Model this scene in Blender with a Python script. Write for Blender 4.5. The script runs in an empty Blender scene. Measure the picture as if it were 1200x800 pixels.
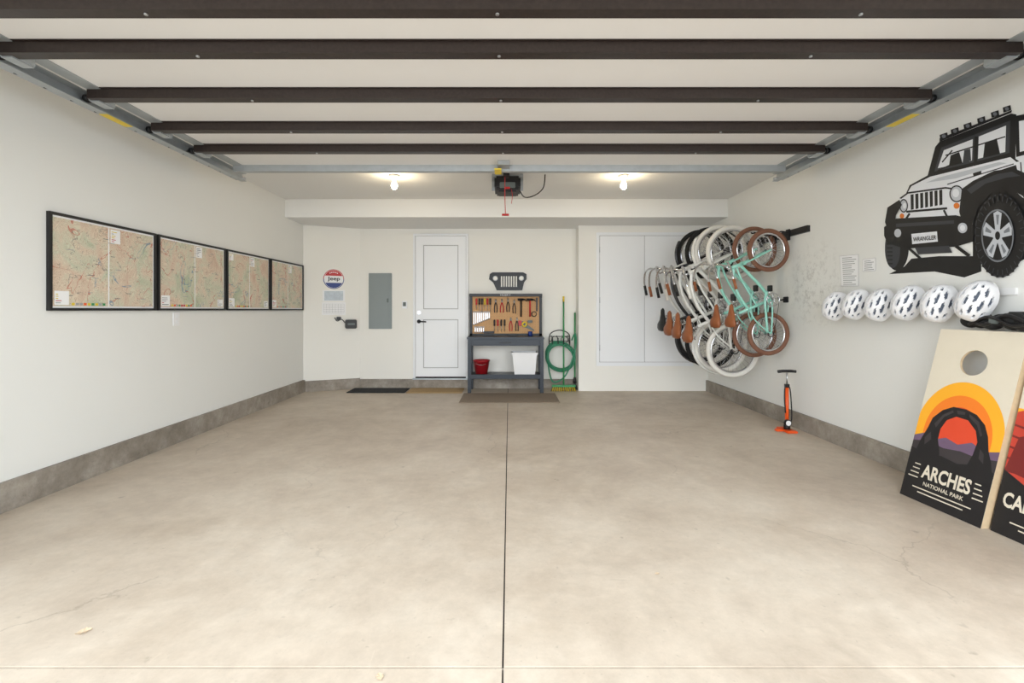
import bpy, bmesh, math, random
from mathutils import Vector, Matrix, Euler
random.seed(7)
F=556.0; CX=597.0; CY=363.0; H=1.16
def lin(c):
    c=c/255.0
    return c/12.92 if c<=0.04045 else ((c+0.055)/1.055)**2.4
def rgb(r,g,b): return (lin(r),lin(g),lin(b),1)

# ---------------- materials ----------------
def mat(name,col,rough=0.6,metal=0.0,var=0.0,vscale=8,bump=0.0,bscale=60,emit=None,estr=0,coat=0):
    m=bpy.data.materials.new(name); m.use_nodes=True
    nt=m.node_tree; b=nt.nodes['Principled BSDF']
    b.inputs['Base Color'].default_value=col
    b.inputs['Roughness'].default_value=rough
    b.inputs['Metallic'].default_value=metal
    if coat: b.inputs['Coat Weight'].default_value=coat
    if emit:
        b.inputs['Emission Color'].default_value=emit
        b.inputs['Emission Strength'].default_value=estr
    tc=nt.nodes.new('ShaderNodeTexCoord')
    if var>0:
        n=nt.nodes.new('ShaderNodeTexNoise'); n.inputs['Scale'].default_value=vscale; n.inputs['Detail'].default_value=6
        nt.links.new(tc.outputs['Object'],n.inputs['Vector'])
        mx=nt.nodes.new('ShaderNodeMix'); mx.data_type='RGBA'
        mx.inputs[6].default_value=tuple(max(0,c*(1-var)) for c in col[:3])+(1,)
        mx.inputs[7].default_value=tuple(min(1,c*(1+var)) for c in col[:3])+(1,)
        nt.links.new(n.outputs['Fac'],mx.inputs[0]); nt.links.new(mx.outputs[2],b.inputs['Base Color'])
    if bump>0:
        n=nt.nodes.new('ShaderNodeTexNoise'); n.inputs['Scale'].default_value=bscale; n.inputs['Detail'].default_value=4
        nt.links.new(tc.outputs['Object'],n.inputs['Vector'])
        bp=nt.nodes.new('ShaderNodeBump'); bp.inputs['Strength'].default_value=bump; bp.inputs['Distance'].default_value=0.005
        nt.links.new(n.outputs['Fac'],bp.inputs['Height']); nt.links.new(bp.outputs['Normal'],b.inputs['Normal'])
    return m

def concrete(name,stops,bump=0.25,speck=True,rough=0.7,s1=0.9,lo=.8,hi=1.12,stain=0.5,cracks=False):
    m=bpy.data.materials.new(name); m.use_nodes=True
    nt=m.node_tree; N=nt.nodes; L=nt.links; b=N['Principled BSDF']
    b.inputs['Roughness'].default_value=rough
    g=N.new('ShaderNodeNewGeometry')
    def noise(s,d,r=.5,dist=0,loc=(0,0,0),sc=(1,1,1)):
        mp=N.new('ShaderNodeMapping'); mp.inputs['Location'].default_value=loc; mp.inputs['Scale'].default_value=sc; L.new(g.outputs['Position'],mp.inputs[0])
        n=N.new('ShaderNodeTexNoise'); n.inputs['Scale'].default_value=s; n.inputs['Detail'].default_value=d; n.inputs['Roughness'].default_value=r; n.inputs['Distortion'].default_value=dist
        L.new(mp.outputs[0],n.inputs['Vector']); return n
    n1=noise(s1,10,.72,.15)
    cr=N.new('ShaderNodeValToRGB'); cr.color_ramp.elements[0].position=0.34; cr.color_ramp.elements[0].color=stops[0]
    cr.color_ramp.elements[1].position=0.66; cr.color_ramp.elements[1].color=stops[2]
    e=cr.color_ramp.elements.new(0.5); e.color=stops[1]
    L.new(n1.outputs['Fac'],cr.inputs['Fac'])
    n2=noise(9,12,.8)
    mr=N.new('ShaderNodeMapRange'); mr.inputs[1].default_value=0.3; mr.inputs[2].default_value=0.7; mr.inputs[3].default_value=lo; mr.inputs[4].default_value=hi
    L.new(n2.outputs['Fac'],mr.inputs[0])
    mx=N.new('ShaderNodeMix'); mx.data_type='RGBA'; mx.blend_type='MULTIPLY'; mx.inputs[0].default_value=1
    L.new(cr.outputs['Color'],mx.inputs[6]); L.new(mr.outputs[0],mx.inputs[7])
    cur=mx.outputs[2]
    def mixin(fac,col):
        nonlocal cur
        m2=N.new('ShaderNodeMix'); m2.data_type='RGBA'; m2.inputs[7].default_value=col
        L.new(fac,m2.inputs[0]); L.new(cur,m2.inputs[6]); cur=m2.outputs[2]
    def layer(n,p0,p1,amt,col):
        c3=N.new('ShaderNodeMapRange'); c3.inputs[1].default_value=p0; c3.inputs[2].default_value=p1; c3.inputs[3].default_value=0; c3.inputs[4].default_value=amt
        L.new(n.outputs['Fac'],c3.inputs[0]); mixin(c3.outputs[0],col)
    dk=tuple(c*0.55 for c in stops[0][:3])+(1,)
    layer(noise(1.6,8,.7,.2,(5,3,1)),.54,.72,stain,tuple(c*k for c,k in zip(stops[0][:3],(.84,.78,.70)))+(1,))
    layer(noise(1.3,8,.7,.2,(15,9,1)),.56,.72,stain*.7,tuple(min(1,c*1.1) for c in stops[2][:3])+(1,))
    if speck:
        layer(noise(40,3),.66,.76,.35,dk)
        layer(noise(4,5,.65,.3,(2,8,0),(1,9,1)),.66,.74,.22,dk)
        layer(noise(4,5,.65,.3,(7,1,0),(9,1,1)),.66,.74,.22,tuple(min(1,c*1.2) for c in stops[2][:3])+(1,))
        layer(noise(11,3,.5,0,(3,3,0)),.70,.76,.45,dk)
    if cracks:
        nn=noise(2.5,6,.6,0,(1,1,0))
        ad=N.new('ShaderNodeMix'); ad.data_type='RGBA'; ad.inputs[0].default_value=.25
        L.new(g.outputs['Position'],ad.inputs[6]); L.new(nn.outputs['Color'],ad.inputs[7])
        v=N.new('ShaderNodeTexVoronoi'); v.feature='DISTANCE_TO_EDGE'; v.inputs['Scale'].default_value=.75; L.new(ad.outputs[2],v.inputs['Vector'])
        lt=N.new('ShaderNodeMapRange'); lt.inputs[1].default_value=0; lt.inputs[2].default_value=.0035; lt.inputs[3].default_value=1; lt.inputs[4].default_value=0; L.new(v.outputs['Distance'],lt.inputs[0])
        mk=noise(.9,3,.5,0,(30,4,0)); mm=N.new('ShaderNodeMapRange'); mm.inputs[1].default_value=.52; mm.inputs[2].default_value=.6; mm.inputs[3].default_value=0; mm.inputs[4].default_value=.45; L.new(mk.outputs['Fac'],mm.inputs[0])
        mu=N.new('ShaderNodeMath'); mu.operation='MULTIPLY'; L.new(lt.outputs[0],mu.inputs[0]); L.new(mm.outputs[0],mu.inputs[1])
        mixin(mu.outputs[0],dk)
    L.new(cur,b.inputs['Base Color'])
    bp=N.new('ShaderNodeBump'); bp.inputs['Strength'].default_value=bump; bp.inputs['Distance'].default_value=0.004
    L.new(n2.outputs['Fac'],bp.inputs['Height']); L.new(bp.outputs['Normal'],b.inputs['Normal'])
    return m

M_floor=concrete('floor_concrete',[rgb(178,163,146),rgb(194,180,163),rgb(206,194,178)],rough=0.5,lo=.87,hi=1.08,stain=.38,s1=1.1,cracks=True)
M_curb=concrete('stem_concrete',[rgb(126,118,107),rgb(150,141,130),rgb(176,168,157)],bump=0.9,s1=3,lo=.78,hi=1.15,stain=.4)
def wallmat(name,col,stain=None):
    m=mat(name,col,0.75,var=0.02,vscale=1.5,bump=0.12,bscale=120)
    if stain:
        nt=m.node_tree; N=nt.nodes; L=nt.links; b=N['Principled BSDF']
        src=b.inputs['Base Color'].links[0].from_socket
        g=N.new('ShaderNodeNewGeometry'); n=N.new('ShaderNodeTexNoise'); n.inputs['Scale'].default_value=16; n.inputs['Detail'].default_value=8; n.inputs['Roughness'].default_value=.75
        L.new(g.outputs['Position'],n.inputs['Vector'])
        d=N.new('ShaderNodeVectorMath'); d.operation='DISTANCE'; d.inputs[1].default_value=stain; L.new(g.outputs['Position'],d.inputs[0])
        r=N.new('ShaderNodeMapRange'); r.inputs[1].default_value=.5; r.inputs[2].default_value=.1; r.inputs[3].default_value=0; r.inputs[4].default_value=1; L.new(d.outputs['Value'],r.inputs[0])
        q=N.new('ShaderNodeMapRange'); q.inputs[1].default_value=.5; q.inputs[2].default_value=.7; q.inputs[3].default_value=0; q.inputs[4].default_value=.6; L.new(n.outputs['Fac'],q.inputs[0])
        mu=N.new('ShaderNodeMath'); mu.operation='MULTIPLY'; L.new(r.outputs[0],mu.inputs[0]); L.new(q.outputs[0],mu.inputs[1])
        mx=N.new('ShaderNodeMix'); mx.data_type='RGBA'; mx.inputs[7].default_value=rgb(130,126,120); L.new(mu.outputs[0],mx.inputs[0]); L.new(src,mx.inputs[6]); L.new(mx.outputs[2],b.inputs['Base Color'])
    return m
M_wall=wallmat('wall_paint',rgb(235,235,231))
M_wallr=wallmat('wall_paint_scuffed',rgb(235,235,231),(2.84,4.45,1.38))
M_wallb=wallmat('wall_paint_back',rgb(239,237,230))
M_ceil=mat('ceiling_paint',rgb(236,236,234),0.8,bump=0.1,bscale=90)
M_doorw=mat('door_white',rgb(238,240,242),0.4,var=0.01)
M_dark=mat('gap_dark',rgb(25,23,22),0.9)
M_shade=mat('reveal_shade_grey',rgb(178,178,178),0.8)  # flat grey standing in for shade in door recesses and gaps
M_black=mat('black_plastic',rgb(24,24,26),0.45)
M_blackm=mat('black_metal',rgb(30,31,34),0.4,metal=0.3)
M_rub=mat('black_rubber',rgb(22,22,22),0.8)
M_steel=mat('steel',rgb(190,192,195),0.28,metal=1)
M_galv=mat('galvanised',rgb(176,182,186),0.45,metal=0.5,var=0.15,vscale=14)
M_rib=mat('strut_brown',rgb(48,39,36),0.4,metal=0.2,var=0.55,vscale=60)
M_panel=mat('door_panel_white',rgb(238,238,238),0.5,var=0.02,vscale=3)
M_white=mat('white',rgb(238,238,238),0.5)
M_paper=mat('paper',rgb(244,244,244),0.8)
M_paperln=mat('paper_print',rgb(165,165,165),0.8)
M_grey=mat('panel_grey',rgb(138,146,146),0.45,metal=0.15,var=0.03)
M_greyd=mat('panel_grey_dark',rgb(100,108,106),0.5)
M_red=mat('red',rgb(190,35,38),0.45)
M_dred=mat('bucket_red',rgb(165,28,36),0.4)
M_blue=mat('blue',rgb(35,60,130),0.5)
M_yel=mat('yellow',rgb(228,200,50),0.5)
M_bench=mat('bench_slate',rgb(44,50,58),0.4,metal=0.3,var=0.08)
M_brown=mat('leather_brown',rgb(146,84,46),0.5,var=0.1,vscale=20)
M_tan=mat('tyre_tan',rgb(122,82,62),0.7)
M_cream=mat('tyre_cream',rgb(225,222,214),0.6)
M_turq=mat('turquoise_paint',rgb(150,212,196),0.3,coat=0.4)
M_bwhite=mat('bike_white_paint',rgb(232,232,228),0.25,coat=0.4)
M_bgrey=mat('bike_black_paint',rgb(38,38,42),0.25,coat=0.4)
M_chrome=mat('chrome',rgb(215,215,218),0.15,metal=1)
M_hose=mat('hose_green',rgb(38,128,92),0.4)
M_green=mat('handle_green',rgb(48,140,80),0.4)
M_orange=mat('orange',rgb(235,90,30),0.4)
M_ply=mat('plywood_edge',rgb(214,190,155),0.6,var=0.15,vscale=30)
M_matk=mat('mat_black',rgb(38,40,42),0.95,bump=0.6,bscale=200)
M_matt=mat('mat_tan',rgb(165,138,98),0.95,var=0.2,vscale=60,bump=0.6,bscale=200)
M_matb=mat('mat_brown',rgb(132,117,102),0.95,var=0.22,vscale=50,bump=0.6,bscale=200)
M_bulb=mat('bulb_glow',rgb(255,240,210),0.5,emit=(1,0.82,0.55,1),estr=120)
M_leaf=mat('dry_leaf',rgb(200,178,150),0.8,var=0.2,vscale=60)
M_foam=mat('helmet_white',rgb(240,240,242),0.3,coat=0.4)
M_hin=mat('helmet_inner',rgb(84,92,106),0.7)

def mapmat(i):
    m=bpy.data.materials.new('trail_map_print_%d'%i); m.use_nodes=True
    nt=m.node_tree; N=nt.nodes; L=nt.links; b=N['Principled BSDF']
    b.inputs['Roughness'].default_value=0.35
    g=N.new('ShaderNodeNewGeometry')
    mp=N.new('ShaderNodeMapping'); mp.inputs['Location'].default_value=(i*7.3,i*3.1,i*1.7); L.new(g.outputs['Position'],mp.inputs[0])
    def noise(s,d,dist=0,r=0.5):
        n=N.new('ShaderNodeTexNoise'); n.inputs['Scale'].default_value=s; n.inputs['Detail'].default_value=d; n.inputs['Distortion'].default_value=dist; n.inputs['Roughness'].default_value=r
        L.new(mp.outputs[0],n.inputs['Vector']); return n
    def mth(op,a,v=None):
        x=N.new('ShaderNodeMath'); x.operation=op; L.new(a,x.inputs[0])
        if v is not None: x.inputs[1].default_value=v
        return x
    n=noise(4,6,.6,.6)
    cr=N.new('ShaderNodeValToRGB'); E=cr.color_ramp.elements
    E[0].position=0.32; E[0].color=rgb(184,198,168); E[1].position=0.68; E[1].color=rgb(214,186,164)
    e=E.new(0.45); e.color=rgb(214,213,190); e=E.new(0.55); e.color=rgb(225,208,186)
    L.new(n.outputs['Fac'],cr.inputs['Fac'])
    cur=cr.outputs['Color']
    def overlay(fac,col):
        nonlocal cur
        mx=N.new('ShaderNodeMix'); mx.data_type='RGBA'; mx.inputs[7].default_value=col
        L.new(fac,mx.inputs[0]); L.new(cur,mx.inputs[6]); cur=mx.outputs[2]
    def contour(s,k,w,col,st,dist=0.8):
        q=noise(s,3,dist); a=mth('MULTIPLY',q.outputs['Fac'],k); f=mth('FRACT',a.outputs[0]); c=mth('LESS_THAN',f.outputs[0],w); z=mth('MULTIPLY',c.outputs[0],st)
        overlay(z.outputs[0],col)
    contour(8,34,0.3,rgb(168,132,102),0.5)
    contour(3,4,0.035,rgb(190,96,78),0.7,1.2)
    contour(2.4,3,0.03,rgb(90,135,165),0.7,1.5)
    contour(9,3,0.05,rgb(100,100,94),0.6,1.5)
    L.new(cur,b.inputs['Base Color'])
    return m

# ---------------- mesh builder ----------------
def catmull(P,sub=6,closed=False):
    P=[Vector(p) for p in P]; n=len(P); out=[]
    rng=n if closed else n-1
    for i in range(rng):
        if closed: p0,p1,p2,p3=P[(i-1)%n],P[i],P[(i+1)%n],P[(i+2)%n]
        else: p0,p1,p2,p3=P[max(i-1,0)],P[i],P[i+1],P[min(i+2,n-1)]
        for k in range(sub):
            t=k/sub
            out.append(0.5*((2*p1)+(-p0+p2)*t+(2*p0-5*p1+4*p2-p3)*t*t+(-p0+3*p1-3*p2+p3)*t**3))
    if not closed: out.append(P[-1])
    return out

class MB:
    def __init__(s): s.v=[];s.f=[];s.fm=[];s.fs=[];s.mats=[];s.M=Matrix.Identity(4)
    def mi(s,m):
        if m not in s.mats: s.mats.append(m)
        return s.mats.index(m)
    def add(s,vs,fs,m,smooth=False):
        o=len(s.v); k=s.mi(m)
        for p in vs: s.v.append(s.M@Vector(p))
        for f in fs: s.f.append([o+i for i in f]); s.fm.append(k); s.fs.append(smooth)
    def box(s,c,d,m,rot=None,bevel=0):
        bm=bmesh.new(); bmesh.ops.create_cube(bm,size=1)
        bmesh.ops.scale(bm,vec=d,verts=bm.verts)
        if bevel>0: bmesh.ops.bevel(bm,geom=list(bm.edges),offset=min(bevel,min(d)*0.45),segments=2,affect='EDGES')
        R=Euler(rot).to_matrix() if rot else Matrix.Identity(3)
        bm.verts.index_update()
        s.add([R@v.co+Vector(c) for v in bm.verts],[[v.index for v in f.verts] for f in bm.faces],m); bm.free()
    def bx(s,x0,x1,y0,y1,z0,z1,m,bevel=0):
        s.box(((x0+x1)/2,(y0+y1)/2,(z0+z1)/2),(abs(x1-x0),abs(y1-y0),abs(z1-z0)),m,bevel=bevel)
    def prism(s,fp,z0,z1,m):
        n=len(fp); vs=[(p[0],p[1],z0) for p in fp]+[(p[0],p[1],z1) for p in fp]
        fs=[list(range(n))[::-1],list(range(n,2*n))]+[[i,(i+1)%n,n+(i+1)%n,n+i] for i in range(n)]
        s.add(vs,fs,m)
    def tube(s,P,r,m,n=8,closed=False,sm=0):
        if sm: P=catmull(P,sm,closed)
        P=[Vector(p) for p in P]; N=len(P)
        rs=r if isinstance(r,(list,tuple)) else [r]*N
        if len(rs)!=N: rs=[rs[0]+(rs[-1]-rs[0])*i/(N-1) for i in range(N)]
        vs=[];fs=[];ref=None
        for i in range(N):
            if closed: t=P[(i+1)%N]-P[(i-1)%N]
            else: t=P[min(i+1,N-1)]-P[max(i-1,0)]
            if t.length<1e-9: t=Vector((0,0,1))
            t.normalize()
            if ref is None:
                ref=Vector((0,0,1)) if abs(t.z)<0.9 else Vector((1,0,0))
            a=(ref-t*ref.dot(t)); 
            if a.length<1e-6: a=t.orthogonal()
            a.normalize(); ref=a; b=t.cross(a)
            for k in range(n):
                th=2*math.pi*k/n; vs.append(P[i]+(a*math.cos(th)+b*math.sin(th))*rs[i])
        for i in range(N if closed else N-1):
            j=(i+1)%N
            for k in range(n):
                fs.append([i*n+k,i*n+(k+1)%n,j*n+(k+1)%n,j*n+k])
        if not closed: fs.append(list(range(n))[::-1]); fs.append([(N-1)*n+k for k in range(n)])
        s.add(vs,fs,m,True)
    def cyl(s,p0,p1,r,m,n=16,r2=None):
        s.tube([p0,p1],[r,r if r2 is None else r2],m,n)
        for k in (-1,-2): s.fs[k]=False
    def torus(s,c,ax,R,r,m,n=32,k=8,sx=1,sy=1):
        ax=Vector(ax).normalized(); a=ax.orthogonal().normalized(); b=ax.cross(a); c=Vector(c)
        s.tube([c+a*R*math.cos(2*math.pi*i/n)*sx+b*R*math.sin(2*math.pi*i/n)*sy for i in range(n)],r,m,k,closed=True)
    def lathe(s,prof,c,ax,m,n=20):
        ax=Vector(ax).normalized(); a=ax.orthogonal().normalized(); b=ax.cross(a); c=Vector(c)
        vs=[];fs=[]
        for (r,h) in prof:
            for k in range(n):
                th=2*math.pi*k/n; vs.append(c+ax*h+(a*math.cos(th)+b*math.sin(th))*r)
        for i in range(len(prof)-1):
            for k in range(n): fs.append([i*n+k,i*n+(k+1)%n,(i+1)*n+(k+1)%n,(i+1)*n+k])
        s.add(vs,fs,m,True)
    def ell(s,c,rad,m,rot=None,n=18,k=12):
        R=Euler(rot).to_matrix() if rot else Matrix.Identity(3)
        vs=[];fs=[]
        for i in range(k+1):
            ph=math.pi*i/k
            for j in range(n):
                th=2*math.pi*j/n
                vs.append(R@Vector((rad[0]*math.sin(ph)*math.cos(th),rad[1]*math.sin(ph)*math.sin(th),rad[2]*math.cos(ph)))+Vector(c))
        for i in range(k):
            for j in range(n): fs.append([i*n+j,(i+1)*n+j,(i+1)*n+(j+1)%n,i*n+(j+1)%n])
        s.add(vs,fs,m,True)
    def poly(s,P,m): s.add(P,[list(range(len(P)))],m)
    def text(s,t,P0,P1,up,h,m,off=None,bold=0.0):
        cu=bpy.data.curves.new('t','FONT'); cu.body=t; cu.offset=bold; cu.resolution_u=3
        ob=bpy.data.objects.new('t',cu); bpy.context.scene.collection.objects.link(ob)
        bpy.context.view_layer.update()
        dg=bpy.context.evaluated_depsgraph_get(); me=bpy.data.meshes.new_from_object(ob.evaluated_get(dg))
        vs=[v.co.copy() for v in me.vertices]; fs=[list(p.vertices) for p in me.polygons]
        bpy.data.objects.remove(ob); bpy.data.meshes.remove(me)
        if not vs: return
        x0=min(v.x for v in vs);x1=max(v.x for v in vs);y0=min(v.y for v in vs);y1=max(v.y for v in vs)
        P0=Vector(P0);P1=Vector(P1);up=Vector(up).normalized();off=Vector(off) if off else Vector()
        s.add([P0+(P1-P0)*((v.x-x0)/(x1-x0))+up*h*((v.y-y0)/(y1-y0))+off for v in vs],fs,m)
    def finish(s,name,parent=None):
        me=bpy.data.meshes.new(name)
        if s.v:
            mn=Vector((min(v.x for v in s.v),min(v.y for v in s.v),min(v.z for v in s.v)))
            mx=Vector((max(v.x for v in s.v),max(v.y for v in s.v),max(v.z for v in s.v)))
            c=(mn+mx)/2; c.z=mn.z
        else: c=Vector()
        me.from_pydata([v-c for v in s.v],[],s.f)
        for m in s.mats: me.materials.append(m)
        me.polygons.foreach_set('material_index',s.fm); me.polygons.foreach_set('use_smooth',s.fs)
        me.update()
        ob=bpy.data.objects.new(name,me); ob.location=c
        bpy.context.scene.collection.objects.link(ob)
        return ob

def unp(px,py,p0,n):
    o=Vector((0,0,H)); d=Vector(((px-CX)/F,1,(CY-py)/F)); p0=Vector(p0); n=Vector(n)
    return o+d*((p0-o).dot(n)/d.dot(n))

XL=-2.92; XR=2.84; YB=7.05; YC=6.79; YCOR=6.72; XD=-2.218; ZS=2.365; ZC=2.60; YF=1.5; YSOF=6.17

# ---------------- room shell ----------------
def one(name,fn):
    b=MB(); fn(b); return b.finish(name)
def fl(b):
    b.bx(XL-.1,-0.0245,1.545,7.15,-.1,0,M_floor); b.bx(-0.0185,XR+.1,1.545,7.15,-.1,0,M_floor)
    b.bx(XL-.1,XR+.1,1.53,7.15,-.14,-.1,M_dark)
    b.bx(-0.0245,-0.0185,1.545,7.15,-.1,-.008,M_dark)
one('floor',fl)
def dr(b):
    b.bx(-6,-0.0245,-9,1.538,-.1,-.002,M_floor); b.bx(-0.0185,6,-9,1.538,-.1,-.002,M_floor); b.bx(-6,6,-9,1.56,-.16,-.1,M_dark)
    b.bx(-6,6,1.538,1.545,-.1,-.006,M_curb)
one('driveway',dr)
one('wall_left',lambda b:b.bx(XL-.1,XL,YF,YCOR+.1,0,ZC,M_wall))
one('wall_right',lambda b:b.bx(XR,XR+.1,YF,YB+.1,0,ZC,M_wallr))
one('wall_back',lambda b:b.bx(XD-.05,XR,YB,YB+.1,0,ZC,M_wallb))
one('wall_corner',lambda b:b.prism([(XL,YCOR),(XD,YB),(XD,YB+.12),(XL-.1,YB+.12),(XL-.1,YCOR)],0,ZC,M_wallb))
one('wall_closet',lambda b:b.bx(.99,XR,YC,YB,0,ZS,M_wallb))
def fw(b):
    b.bx(XL-.1,-2.46,YF-.15,YF,0,ZC,M_wall); b.bx(2.46,XR+.1,YF-.15,YF,0,ZC,M_wall); b.bx(-2.46,2.46,YF-.15,YF,2.36,ZC,M_wall)
one('wall_front',fw)
one('ceiling',lambda b:b.bx(XL-.1,XR+.1,YF-.15,YB+.1,ZC,ZC+.1,M_ceil))
one('ceiling_soffit',lambda b:b.bx(XL,XR,YSOF,YB,ZS,ZC,M_ceil))
one('baseboard_left',lambda b:b.prism([(XL,YF),(XL+.03,YF),(XL+.03,YCOR-.01),(XL,YCOR)],0,.17,M_curb))
one('baseboard_right',lambda b:b.bx(XR-.03,XR,YF,YC,0,.155,M_curb))
def bb(b):
    b.prism([(XL+.03,YCOR-.01),(XD+.01,YB-.04),(XD,YB),(XL,YCOR)],0,.15,M_curb)
    b.bx(XD+.01,.99,YB-.04,YB,0,.135,M_curb)
one('baseboard_back',bb)

# ---------------- camera ----------------
cam=bpy.data.cameras.new('cam'); cam.sensor_width=36; cam.lens=F/1200*36
cam.shift_x=3/1200; cam.shift_y=-37/1200; cam.clip_start=0.02
co=bpy.data.objects.new('camera',cam); co.location=(0,0,H); co.rotation_euler=(math.pi/2,0,0)
bpy.context.scene.collection.objects.link(co); bpy.context.scene.camera=co

# ---------------- world/light ----------------
w=bpy.data.worlds.new('sky'); bpy.context.scene.world=w; w.use_nodes=True
bg=w.node_tree.nodes['Background']; bg.inputs[0].default_value=(0.88,0.95,1.0,1); bg.inputs[1].default_value=3.4
sl=bpy.data.lights.new('fill_sun','SUN'); sl.energy=2.2; sl.angle=math.radians(70); sl.color=(0.97,0.98,1.0)  # broad soft lamp added behind the camera as fill for the interior
so=bpy.data.objects.new('fill_sun',sl); so.rotation_euler=(math.radians(90-9),0,0); so.location=(0,-6,5)
bpy.context.scene.collection.objects.link(so)
sc=bpy.context.scene; sc.view_settings.view_transform='Standard'; sc.view_settings.look='None'; sc.view_settings.exposure=0.1

# ---------------- overhead garage door ----------------
def gdoor(b):
    ZP=2.44
    edges=[1.72,2.27,2.76,3.25,3.70,4.25]
    for i in range(5):
        b.bx(-2.44,2.44,edges[i]+.003,edges[i+1]-.003,ZP,ZP+.045,M_panel)
        b.bx(-2.44,2.44,edges[i+1]-.02,edges[i+1]-.014,ZP-.003,ZP,M_rib)
        for x in (-2.40,2.40): b.bx(x-.04,x+.04,edges[i]+.01,edges[i+1]-.01,ZP-.006,ZP,M_galv)
    for df in (1.99,2.315,2.80,3.29,3.727):
        y1=df; y0=df-.062
        b.bx(-2.44,2.44,y0,y1,2.382,2.387,M_rib)
        b.bx(-2.44,2.44,y0,y0+.004,2.387,ZP,M_rib); b.bx(-2.44,2.44,y1-.004,y1,2.387,ZP,M_rib)
        b.bx(-2.44,2.44,y0-.012,y0,ZP-.004,ZP,M_rib); b.bx(-2.44,2.44,y1,y1+.012,ZP-.004,ZP,M_rib)
        for x in (-1.5,-.05,1.45):
            b.cyl((x,y0+.03,2.376),(x,y0+.03,2.383),.008,M_steel,8)
        for x in (-2.42,2.42):
            b.box((x,df+.02,2.40),(.07,.12,.05),M_galv,bevel=.008)
            b.cyl((x,df+.02,2.415),(x+math.copysign(.12,x),df+.02,2.415),.008,M_steel,8)
            b.cyl((x+math.copysign(.075,x),df+.02,2.415),(x+math.copysign(.10,x),df+.02,2.415),.024,M_black,12)
    b.bx(-2.44,2.44,4.19,4.245,2.385,2.39,M_galv); b.bx(-2.44,2.44,4.19,4.194,2.39,ZP,M_galv); b.bx(-2.44,2.44,4.241,4.245,2.39,ZP,M_galv)
    b.bx(-.13,-.07,4.1,4.25,2.372,2.384,M_yel)
    b.bx(-.1,.0,4.05,4.2,2.40,2.438,M_galv)
one('overhead_garage_door',gdoor)
def tracks(sg):
    b=MB(); x=sg*2.5
    for dx,dz,wx,wz in ((.045,0,.006,.07),(.02,.035,.05,.006),(.02,-.035,.05,.006)):
        b.bx(x+sg*(dx-wx/2),x+sg*(dx+wx/2),1.9,4.5,2.415+dz-wz/2,2.415+dz+wz/2,M_galv)
    b.bx(x+sg*.055,x+sg*.06,1.9,4.5,2.40,2.48,M_galv); b.bx(x+sg*.055,x+sg*.10,1.9,4.5,2.395,2.40,M_galv)
    for k in range(16):
        b.cyl((x+sg*.08,2.0+k*.16,2.393),(x+sg*.08,2.0+k*.16,2.396),.01,M_dark,8)
    P=[(x+sg*.03,1.62,0.05),(x+sg*.03,1.62,2.05),(x+sg*.03,1.66,2.25),(x+sg*.03,1.77,2.37),(x+sg*.03,1.9,2.415)]
    b.tube(catmull(P,5),.028,M_galv,6)
    for y in (4.42,3.0):
        b.bx(x+sg*.06,x+sg*.065,y-.018,y+.018,2.42,ZC,M_galv)
    b.box((x+sg*.05,4.46,2.50),(.006,.035,.24),M_galv,rot=(0.6,0,0))
    b.cyl((x,4.49,2.40),(x+sg*.09,4.49,2.40),.012,M_steel,8)
    b.bx(x-sg*.0,x+sg*.05,2.95,3.15,2.374,2.379,M_yel)
    b.finish('garage_door_track')
tracks(-1); tracks(1)

# ---------------- opener ----------------
b=MB()
b.box((-.02,5.05,2.475),(.27,.36,.13),M_black,bevel=.02)
b.box((-.02,5.0,2.405),(.22,.24,.05),M_black,bevel=.02)
b.box((-.02,4.866,2.44),(.16,.012,.06),M_greyd,bevel=.004)
b.box((-.02,4.862,2.41),(.05,.01,.02),M_red)
for x in (-.17,.13):
    b.bx(x-.015,x+.015,5.02,5.025,2.42,2.6,M_galv)
    b.bx(x-.015,x+.015,4.97,5.1,2.52,2.525,M_galv)
b.bx(-.18,.14,4.93,4.96,2.54,2.565,M_galv)
b.bx(-.04,0.0,1.6,4.9,2.515,2.545,M_galv)
b.box((-.03,4.72,2.50),(.06,.14,.03),M_black,bevel=.005)
b.tube([(-.045,4.72,2.49),(-.045,4.75,2.3),(-.04,4.74,2.12)],.004,M_red,6,sm=4)
b.cyl((-.075,4.74,2.11),(-.005,4.74,2.11),.011,M_red,8)
b.tube([(.10,5.05,2.45),(.16,5.05,2.36),(.27,5.05,2.38),(.36,5.05,2.46),(.38,5.05,2.6)],.006,M_black,6,sm=6)
b.tube([(.02,4.88,2.40),(.03,4.87,2.33),(.02,4.87,2.25)],.003,M_red,6,sm=3)
b.finish('garage_door_opener')

for x in (-1.23,1.22):
    b=MB()
    b.lathe([(0,0),(.055,0),(.06,-.012),(.045,-.03),(.022,-.04),(.02,-.06),(0,-.06)],(x,5.07,2.6),(0,0,1),M_white)
    b.lathe([(.014,-.06),(.016,-.075),(.028,-.095),(.032,-.115),(.026,-.138),(.012,-.15),(0,-.152)],(x,5.07,2.6),(0,0,1),M_bulb)
    b.finish('ceiling_bulb')

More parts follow.
